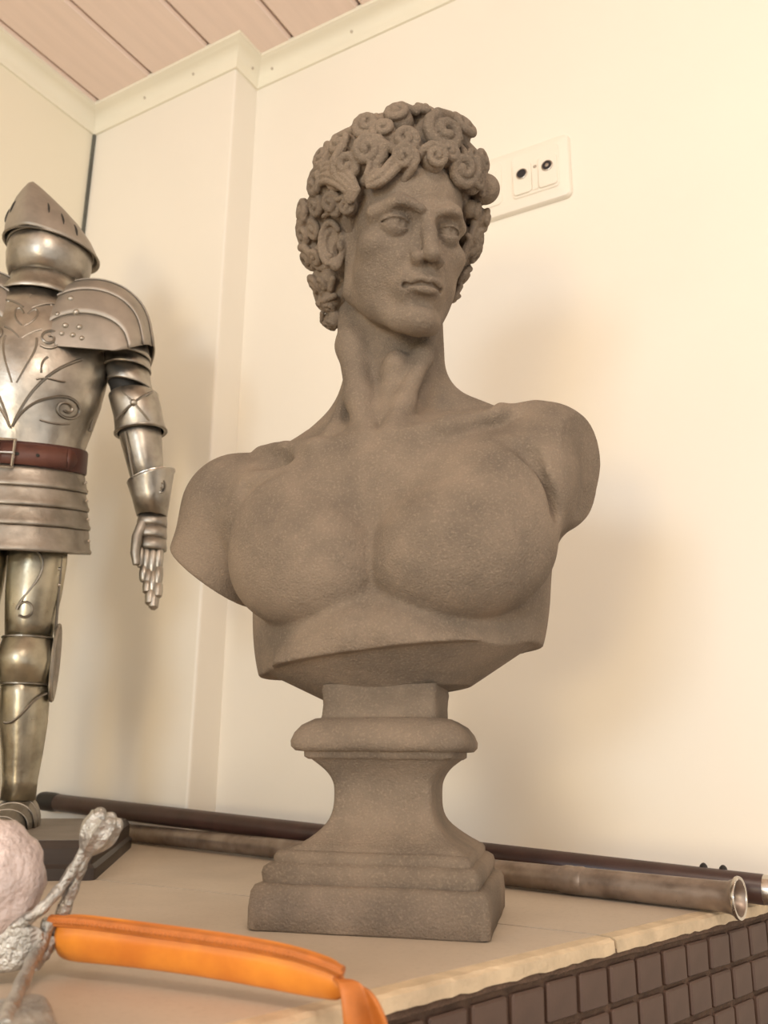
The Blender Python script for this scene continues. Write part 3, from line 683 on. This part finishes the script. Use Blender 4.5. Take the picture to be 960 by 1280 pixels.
wire('buckle', [(x-2, -55.5, z-11) for x, _, z in bk], 1.8, M_BRIGHT, bl); wire('buckle_prong', [(-11, -56, 355), (7, -57, 355)], 1.3, M_BRIGHT, bl)
# tassets in four hoops
fa = empty('fauld', None, kn)
HZ = [354, 334, 314, 294, 268]
for i in range(4):
    zt, zb_ = HZ[i], HZ[i+1]; r1 = 66+i*3.2; r2 = r1+3.6
    hoop = shell('hoop_plate', [(0, 0, zt+3, r1-1.2, r1*.78), (0, 0, zt-4, r1+.6, (r1+.6)*.78), (0, 0, zb_+5, r2-.4, (r2-.4)*.78), (0, 0, zb_+2, r2+1.6, (r2+1.6)*.78), (0, 0, zb_-1, r2+.8, (r2+.8)*.78)], M_STEEL_D, fa, 44)
    for a in (-8, 82, -98): 
        x, y = math.sin(math.radians(a))*(r2+.6), -math.cos(math.radians(a))*(r2+.6)*.78; stud('rivet', (x, y, (zt+zb_)/2+LEAN*y), (x, y, 0), 3.0 if a == -8 else 2.0, M_BRIGHT, hoop)
MB().lathe([(.002, 0), (.050, .001), (.050, .012), (.002, .013)], mm((0, 0, 282)), (0, 0, 1), 24).build('hollow_shade_fill', M_BLACK, fa)  # added black disc, paints the shade inside the skirt
LEAN = 0.0
for s in (-1, 1):
    # pauldron of four lames
    pa = empty('pauldron', None, kn)
    for i, (f0, f1) in enumerate(((-92, -62), (-62, -38), (-38, -14), (-14, 84))):
        rows = []; n = 26; m = 6 if i < 3 else 14
        for a in range(m+1):
            t = a/m; ph = math.radians(f0-3+(f1-f0+3)*t); g = 1+.030*(1-t) if i < 3 else 1+.03*max(0, 1-t*4)
            row = []
            for b in range(n+1):
                th = math.radians(152-150*b/n); e = 1.0+.035*math.exp(-((b-n)/1.2)**2)
                row.append(mm((s*(60+64*g*e*math.cos(th)*(math.cos(ph)*.55+.45)), 52*g*math.sin(ph), 499-24*math.sin(ph)**2+82*g*math.sin(th)**.8*max(0, math.cos(ph))**.9)))
            rows.append(row)
        ob = MB().grid(rows).build('shoulder_lame', M_STEEL_S, pa, True, 45); solid(ob, .0016, 0)
    def psurf(thd, phd):
        th, ph = math.radians(thd), math.radians(phd); p = Vector((s*(60+65.5*math.cos(th)*(math.cos(ph)*.55+.45)), 53.5*math.sin(ph), 499-24*math.sin(ph)**2+83.5*math.sin(th)**.8*math.cos(ph)**.9)); return p, Vector((p.x-s*60, p.y, (p.z-499)))
    for thd, phd, r in ((140, -28, 2.6), (138, -48, 2.8), (112, -50, 2.8), (104, -64, 2.8), (130, -62, 2.4), (120, -74, 2.5), (98, -76, 2.5), (108, -82, 2.3), (128, -80, 2.2), (92, -84, 2.2), (128, -18, 2.4)):
        p, nv = psurf(thd, phd); stud('rivet', p, nv, r*1.35, M_STEEL, pa)
    # upper arm, elbow, forearm
    ar = empty('arm', None, kn)
    MB().tube([mm(p) for p in ((s*86, 0, 520), (s*97, 0, 470), (s*112, 0, 425), (s*124, 0, 380), (s*133, 0, 330))], [.020, .019, .017, .014, .011], 14).build('gap_shade_core', M_BLACK, ar)  # added black tube, its colour gives the shade in the arm gaps
    shell('upper_arm_lame', [(s*90, 0, 516, 27, 27), (s*95, 0, 497, 27, 27), (s*96, 0, 493, 28.2, 28), (s*97, 0, 490, 27, 27)], M_STEEL, ar, 24)
    shell('upper_arm_lame', [(s*96, 0, 493, 25.5, 26), (s*99, 0, 482, 25.5, 26), (s*99, 0, 479, 26.6, 27), (s*100, 0, 477, 25.8, 26)], M_STEEL, ar, 24)
    shell('upper_arm_lame', [(s*99, 0, 480, 24, 25), (s*103, 0, 464, 24, 25, -s*3), (s*104, 0, 459, 25.4, 26, -s*4), (s*104, 0, 457, 24.6, 25, -s*4)], M_STEEL, ar, 24)
    co = shell('elbow_cop', [(s*108, 0, 450, 24, 25, s*3), (s*109, -1, 447, 26.5, 28, s*3), (s*113, -2, 434, 27, 30, s*1), (s*117, -2, 420, 26.5, 29, 0), (s*120, 0, 407, 27, 27, s*4), (s*120, 0, 404, 25.5, 26, s*4)], M_STEEL, ar, 26)
    for q in ((-1, 1), (1, -1)):
        wire('cross_ridge', [(s*(114+t*17), -31.2+abs(t)**2*7.5, 427+q[0]*t*17*1) for t in [i/6-1 for i in range(13)]], 1.5, M_STEEL_D, co)
    stud('boss', (s*114, -32, 427), (0, -1, 0), 4, M_STEEL, co); 
    wire('elbow_rim', [(s*120+27.2*math.sin(a), -27.6*math.cos(a), 405.5+s*4*math.sin(a)) for a in [i*6.2832/30 for i in range(31)]], 1.2, M_STEEL_D, co)
    va = shell('vambrace', [(s*118, 1, 412, 23, 22), (s*121, 0, 396, 22.5, 22), (s*127, 0, 370, 19.5, 20), (s*133, 0, 342, 16, 17)], M_STEEL, ar, 24, keel=.05)
    wire('vambrace_seam', [(s*(118+(400-z)*.25)-12, -19.5+(400-z)*.045, z) for z in (398, 380, 362, 348)], 1.0, M_WIRE, va)
    # gauntlet
    ga = empty('gauntlet', None, ar)
    cu = shell('cuff', [(s*135, 0, 356, 23.5, 23, s*9), (s*135, 0, 353, 22.2, 22, s*9), (s*137, 0, 335, 18.5, 18.5, s*5), (s*139, 0, 312, 14.5, 15)], M_STEEL, ga, 26, keel=.06)
    wire('cuff_rim', [(s*135+23.6*math.sin(a), -23.2*math.cos(a), 356+s*9*math.sin(a)) for a in [i*6.2832/30 for i in range(31)]], 1.2, M_BRIGHT, cu)
    wire('scroll_wire', [(s*(148+dx*.6), -17.0+.25*abs(dx), 340+dz) for dx, dz in spiral(0, 0, 8, 1.6, 1.2, -1)], 1.1, M_WIRE, cu)
    for dx, z in ((-12, 342), (0, 320), (8, 357), (-2, 352)): stud('rivet', (s*138+dx, -19.5+abs(dx)*.5+(350-z)*.12, z), (0, -1, 0), 2.2, M_BRIGHT, cu)
    for i in range(3):
        z = 314-13*i; shell('hand_plate', [(s*(140+i), 0, z, 14.5-i*.4, 11.5), (s*(140+i), 0, z-10, 16-i*.3, 12.2), (s*(140.5+i), 0, z-14, 15.4-i*.4, 11.5)], M_STEEL_D, ga, 20)
    for i, (dx, L, r) in enumerate(((-9, 50, 4.9), (-3.0, 62, 5.4), (3.2, 66, 5.4), (9, 54, 4.8))):
        fi = empty('finger', None, ga); z = 276
        for jn, q in enumerate((.40, .33, .27)):
            l = L*q; x0 = s*(141+dx*(1-.2*jn))+s*3*jn; y0 = -4-jn*2.5
            MB().lathe([(r*.00070, -.001), (r*.00098, .001), (r*.00105, l*.0005), (r*.00092, l*.00095), (r*(.0006 if jn < 2 else .00045), l*.00108)], mm((x0, y0, z)), (s*.03, -.12-.05*jn, -1), 12).build('finger_lame', M_STEEL, fi); z -= l*.98
    MB().tube([mm(p) for p in ((s*131, -6, 302), (s*127, -10, 286), (s*127, -12, 268), (s*129, -13, 256))], [.0056, .0056, .0052, .0036], 12).build('thumb', M_STEEL_D, ga)
    # leg
    lg = empty('leg', None, kn)
    MB().tube([mm(p) for p in ((s*30, 0, 290), (s*30, 0, 160), (s*36, 4, 20))], [.020, .017, .011], 12).build('gap_shade_core', M_BLACK, lg)  # same black tube for the leg, shade between plates as colour
    cs = shell('thigh_plate', [(s*29, 0, 274, 28, 29), (s*29, 0, 258, 28.5, 30), (s*29, -1, 225, 27, 29), (s*29, -1, 195, 24, 26), (s*29.5, -2, 176, 22, 24)], M_STEEL_LEG, lg, 28, keel=.06)
    wire('scroll_wire', [(s*(30+x), -math.sqrt(max(1, 30.5**2-x*x))*.99, z) for x, z in bez([(4, 262), (18, 250), (10, 230), (-4, 218), (-8, 205)], 14)+[(-8+7+7.5*math.cos(a), 203+7.5*math.sin(a)) for a in [math.pi-i*.45 for i in range(13)]]], 1.4, M_WIRE, cs)
    wire('thigh_edge', [(s*(29+27.5*math.sin(a)), -29*math.cos(a), z) for a, z in [(1.15+.02*i, 262-i*9) for i in range(10)]], 1.5, M_WIRE, cs)
    for a, z in ((62, 248), (68, 232)): stud('rivet', (s*(29+28*math.sin(math.radians(a))), -29.5*math.cos(math.radians(a)), z), (s*math.sin(math.radians(a)), -math.cos(math.radians(a)), 0), 2.0, M_BRIGHT, cs)
    ps = shell('knee_cop', [(s*30, -2, 180, 23, 25), (s*30, -2, 177, 24.5, 26.5), (s*30, -5, 166, 26, 31), (s*30, -7, 155, 26.5, 33.5), (s*30.5, -5, 144, 25.5, 30), (s*31, -2, 134, 23.5, 26), (s*31, -2, 131, 22, 24.5)], M_STEEL_LEG, lg, 28, keel=.05)
    wire('knee_rim', [(s*30+24.8*math.sin(a), -2-26.8*math.cos(a), 178) for a in [i*6.2832/30 for i in range(31)]], 1.1, M_WIRE, ps)
    wire('knee_rim', [(s*31+23.6*math.sin(a), -2-26*math.cos(a), 132.5) for a in [i*6.2832/30 for i in range(31)]], 1.1, M_WIRE, ps)
    rows = []
    for r in (1.0, .93, .75, .3):
        rows.append([mm((s*(57+(2 if r == .93 else (-1 if r < .9 else 0))), -4+15*r*math.cos(a), 155+37*r*math.sin(a))) for a in [i*6.2832/28 for i in range(28)]])
    wg = MB().grid(rows, True); wg.f.append(tuple(3*28+k for k in range(28))); wing = wg.build('knee_wing', M_STEEL_D, lg); solid(wing, .002, 0)
    wire('wing_rim', [(s*58, -4+15.4*math.cos(a), 155+37.4*math.sin(a)) for a in [i*6.2832/36 for i in range(37)]], 1.8, M_STEEL, wing)
    gr = shell('greave', [(s*31, -1, 138, 22.5, 24.5), (s*32, 0, 122, 23, 25), (s*33, 2, 98, 22.5, 25), (s*35, 3, 68, 19, 21), (s*36, 3, 42, 16, 17.5), (s*36, 3, 24, 16, 17.5)], M_STEEL_LEG, lg, 28, keel=.10)
    wire('scroll_wire', [(s*(33+x), -math.sqrt(max(1, 27.5**2-x*x))*1.0+2, z) for x, z in bez([(22, 124), (8, 116), (6, 100), (-6, 92), (-12, 96)], 14)], 1.4, M_WIRE, gr)
    # pointed shoe built from overlapping lames
    sa = empty('sabaton', None, lg)
    for i in range(5):
        y0 = 16-i*17; y1 = y0-20; w0 = (19, 20, 20, 17.5, 12)[i]; w1 = (20, 20.5, 18.5, 13, 3)[i]; h0 = (28, 27, 23, 18, 13)[i]; h1 = (26, 22, 17, 12, 6)[i]
        rows = [[mm((s*37+w*math.cos(a), y, max(.2, h*math.sin(a)**.8 if math.sin(a) > 0 else .2))) for a in [math.pi*k/14 for k in range(15)]] for y, w, h in ((y0, w0, h0), (y1+3, w1+.4, h1+.4), (y1, w1+1.0, h1+1))]
        solid(MB().grid(rows).build('shoe_lame', M_STEEL_D, sa), .0014, 0)

# ------------------------------------------------------------------ the two rods lying along the wall
def frame_to(a, b):
    d = (Vector(b)-Vector(a)); L = d.length; q = d.to_track_quat('Z', 'Y'); return Matrix.Translation(a) @ q.to_matrix().to_4x4(), L
Rd = .0102
A = Vector((-.961, .7885, EYE-.0612)); Bq = Vector((-.0985, .706, LEDGE+Rd+.0002))
mw, L = frame_to(A, Bq); rd = empty('wooden_rod', mw); tag(rd, 'dark brown round wooden rod with black end cap, lying nearest the wall', 'rod')
MB().lathe([(Rd*.96, .03), (Rd, .031), (Rd, L-.0005), (Rd*.97, L)], (0, 0, 0), (0, 0, 1), 28).build('shaft', M_PIPE, rd)
MB().lathe([(Rd*.75, 0), (Rd*1.06, .003), (Rd*1.12, .008), (Rd*1.12, .028), (Rd*1.0, .038)], (0, 0, 0), (0, 0, 1), 28).build('end_cap', M_CAP, rd)
MB().lathe([(Rd*.98, L-.001), (Rd*.98, L+.012), (Rd*.9, L+.0135)], (0, 0, 0), (0, 0, 1), 28).build('ferrule', M_BRIGHT, rd)
inv = mw.to_3x3().inverted(); upl = inv @ Vector((0, .35, 1))
for d in (.028, .042):
    p = Vector((0, 0, L-d))+upl.normalized()*(Rd*.95); MB().dome(p, upl, .0032, .004, 10).build('screw', M_CAP, rd)
Rg = .0103
A = Vector((-.885, .7878, LEDGE+Rg+.0001)); Bq = Vector((-.109, .655, LEDGE+Rg+.0001))
mw, L = frame_to(A, Bq); rg = empty('metal_tube', mw); tag(rg, 'tarnished grey brown metal tube with flared open end, in front of the dark rod', 'tube')
def ln(*a): return [(r*Rg, h) for r, h in a]
MB().lathe(ln((.86, 0), (.90, .001), (.90, L-.125), (.92, L-.1195)), (0, 0, 0), (0, 0, 1), 28).build('shaft', M_OLDMETAL, rg)
MB().lathe(ln((.95, L-.128), (1.0, L-.1255), (1.0, L-.121), (.97, L-.1185), (1.0, L-.116), (1.0, L-.112), (.95, L-.110)), (0, 0, 0), (0, 0, 1), 28).build('collar_ring', M_OLDMETAL, rg)
MB().lathe(ln((.95, L-.118), (.96, L-.01), (1.0, L-.005), (1.16, L-.001), (1.30, L), (1.30, L+.0018), (1.12, L+.0018), (.86, L-.002), (.82, L-.03), (.05, L-.031)), (0, 0, 0), (0, 0, 1), 32, False).build('muzzle', M_OLDMETAL, rg)
MB().lathe(ln((1.28, L-.0002), (1.33, L+.0008), (1.30, L+.0022), (1.12, L+.002), (1.10, L+.001)), (0, 0, 0), (0, 0, 1), 32, False).build('flared_rim', M_BRIGHT, rg)

# ------------------------------------------------------------------ sabre: silver hilt, orange sheath (closest to the lens)
sw = empty('sabre', Matrix.Translation(W(60, 1200, .40)))
tag(sw, 'sabre with cast silver hilt in an orange leather sheath on the ledge', 'sabre')
O = W(60, 1200, .40)
def WL(px, py, d): return W(px, py, d)-O
cl = [(66, 1170, .402, 29), (110, 1173, .396, 29), (170, 1180, .388, 28), (240, 1189, .377, 28), (310, 1200, .366, 29), (370, 1212, .355, 29), (410, 1222, .348, 25), (432, 1229, .344, 21)]
up = Vector((CU[0], CU[1], CU[2])); vd = Vector((fw[0], fw[1], fw[2]))
rows = []
for px, py, d, hh in cl:
    c = WL(px, py, d); h = hh*d/F_PX; th = .0052
    prof = [(-1.0, .1), (-.96, -.6), (-.6, -1), (0, -1.12), (.35, -.98), (.52, -.72), (.72, -.62), (.95, -.2), (1.0, .3), (.8, .85), (0, 1.05), (-.8, .8)]
    rows.append([tuple(c+up*(a*h)+vd*(b*th)) for a, b in prof])
mb = MB().grid(rows, True); n = 12; mb.f += [tuple(range(n)), tuple((len(rows)-1)*n+k for k in range(n-1, -1, -1))]
sh = mb.build('sheath', M_ORANGE, sw, True, 60); sub = sh.modifiers.new('sub', 'SUBSURF'); sub.levels = sub.render_levels = 2
# stitched seam on the upper edge
seam = []
for i in range(len(cl)-1):
    for k in range(6):
        t = k/6; q = [cl[i][j]*(1-t)+cl[i+1][j]*t for j in range(4)]
        seam.append(WL(q[0], q[1], q[2])+up*(.80*q[3]*q[2]/F_PX)+vd*(-.0030))
MB().tube(seam, [.0026]*len(seam), 8).build('seam_welt', M_ORANGE_D, sh)
st0 = None
for i in range(0, len(seam)-1):
    for t in (0, .5):
        p = seam[i].lerp(seam[i+1], t)-vd*.0022+up*.0006
        if st0 is None: st0 = MB().dome((0, 0, 0), -vd, .0011, .0009, 6).build('stitch', M_ORANGE_D, sh); st = st0
        else: st = st0.copy(); link(st, sh)
        st.location = p
# strap end hanging over the ledge edge
rows = []
for px, py, d, hw, fold in ((428, 1226, .342, 14, 0), (440, 1228, .337, 18, .3), (450, 1248, .334, 23, .6), (457, 1275, .333, 27, 1), (462, 1310, .333, 29, 1.2), (465, 1350, .334, 30, 1.2)):
    c = WL(px, py, d); h = hw*d/F_PX; rt = Vector((CR[0], CR[1], CR[2]))
    rows.append([tuple(c+rt*(h*u)+vd*(.004*fold*math.sin(u*3.0+.6))+up*(h*.25*(-u)*(1-min(1, fold)))) for u in [i/5-1 for i in range(11)]])
stp = MB().grid(rows).build('hanging_strap', M_ORANGE_D, sw); solid(stp, .0022, 0); sub = stp.modifiers.new('sub', 'SUBSURF'); sub.levels = sub.render_levels = 2
# hilt
hl = empty('hilt', None, sw)
def rod(name, pts, rs, material=None): return MB().tube([WL(*p) for p in pts], [r*.001 for r in rs], 10).build(name, material or M_SILVER, hl)
def smooth_pts(p, n=4):
    out = []; m = len(p)
    for i in range(m-1):
        P0, P1, P2, P3 = [np.array(p[max(0, min(m-1, i+d))], float) for d in (-1, 0, 1, 2)]
        for k in range(n):
            q = k/n; out.append(tuple(.5*((2*P1)+(P2-P0)*q+(2*P0-5*P1+4*P2-P3)*q*q+(3*P1-P0-3*P2+P3)*q**3)))
    out.append(tuple(p[-1])); return out
def branch(name, pts, ra, rb):
    q = smooth_pts(pts); rod(name, q, [ra+(rb-ra)*i/(len(q)-1)+.35*math.sin(i*2.1) for i in range(len(q))])
branch('quillon', [(58, 1186, .405), (72, 1158, .403), (84, 1126, .405), (97, 1092, .408), (108, 1066, .410)], 3.6, 3.0)
branch('knuckle_branch', [(8, 1162, .392), (36, 1148, .392), (60, 1128, .396), (84, 1098, .403), (106, 1062, .408)], 2.8, 2.4)
branch('lower_branch', [(62, 1150, .398), (52, 1180, .394), (36, 1211, .374), (18, 1250, .340), (4, 1285, .315)], 3.2, 3.0)
branch('lower_branch', [(66, 1172, .40), (56, 1194, .394), (42, 1210, .386)], 2.6, 2.2)
# fluted shell finial
rows = []
for t in [i/9 for i in range(10)]:
    w = 2.2+9.5*math.sin(min(1, t*1.15)*math.pi*.62); row = []
    for k in range(24):
        a = k*2*math.pi/24; fl = 1+.10*math.cos(a*8); row.append((w*fl*math.cos(a), w*.72*fl*math.sin(a), 19*t))
    rows.append(row)
base = WL(104, 1070, .409); tipp = WL(133, 1026, .414); R3 = (tipp-base).to_track_quat('Z', 'Y').to_matrix()
mb = MB().grid([[tuple(base+R3 @ (Vector(p)*.001)) for p in r] for r in rows], True); mb.f.append(tuple(9*24+k for k in range(24))); mb.build('shell_finial', M_SILVER, hl)
for a in range(5):
    p = base+R3 @ (Vector((7*math.cos(a*1.25), 5*math.sin(a*1.25), 19))*.001); MB().dome(p, tipp-base, .0034, .003, 8).build('finial_bead', M_SILVER, hl)
# pale shell shaped guard
c = WL(-18, 1104, .398); rows = []
nrm = (-vd*.85+up*.25+Vector((CR[0], CR[1], CR[2]))*.45).normalized(); ax1 = up-nrm*up.dot(nrm); ax1.normalize(); ax2 = nrm.cross(ax1)
for r, h in ((.0265, -.004), (.0262, 0), (.024, .005), (.019, .009), (.012, .0115), (.005, .0125), (.0004, .0128)):
    rows.append([tuple(c+(ax1*math.cos(a)*1.0+ax2*math.sin(a)*.92)*r*(1+.035*math.cos(a*11))+nrm*h) for a in [k*2*math.pi/36 for k in range(36)]])
gd = MB().grid(rows, True).build('guard_shell', M_PEARL, hl); solid(gd, .002, 1)
# guard plate and grip behind
rows = []
for pts in (((-40, 1150, .392), (30, 1152, .390), (62, 1160, .394)), ((-40, 1185, .388), (20, 1190, .386), (52, 1188, .392)), ((-40, 1222, .384), (10, 1218, .384), (34, 1212, .388))):
    rows.append([tuple(WL(*p)) for p in pts])
gp = MB().grid(rows).build('guard_plate', M_SILVER, hl); solid(gp, .003, 0); sub = gp.modifiers.new('sub', 'SUBSURF'); sub.levels = sub.render_levels = 2
rows = []
for pts in (((-40, 1252, .345), (20, 1246, .35), (58, 1236, .355)), ((-40, 1290, .312), (30, 1284, .315), (72, 1272, .325)), ((-40, 1330, .276), (30, 1326, .28), (80, 1318, .285))):
    rows.append([tuple(WL(*p)) for p in pts])
gp = MB().grid(rows).build('pommel_plate', M_SILVER, hl); solid(gp, .003, 0); sub = gp.modifiers.new('sub', 'SUBSURF'); sub.levels = sub.render_levels = 2
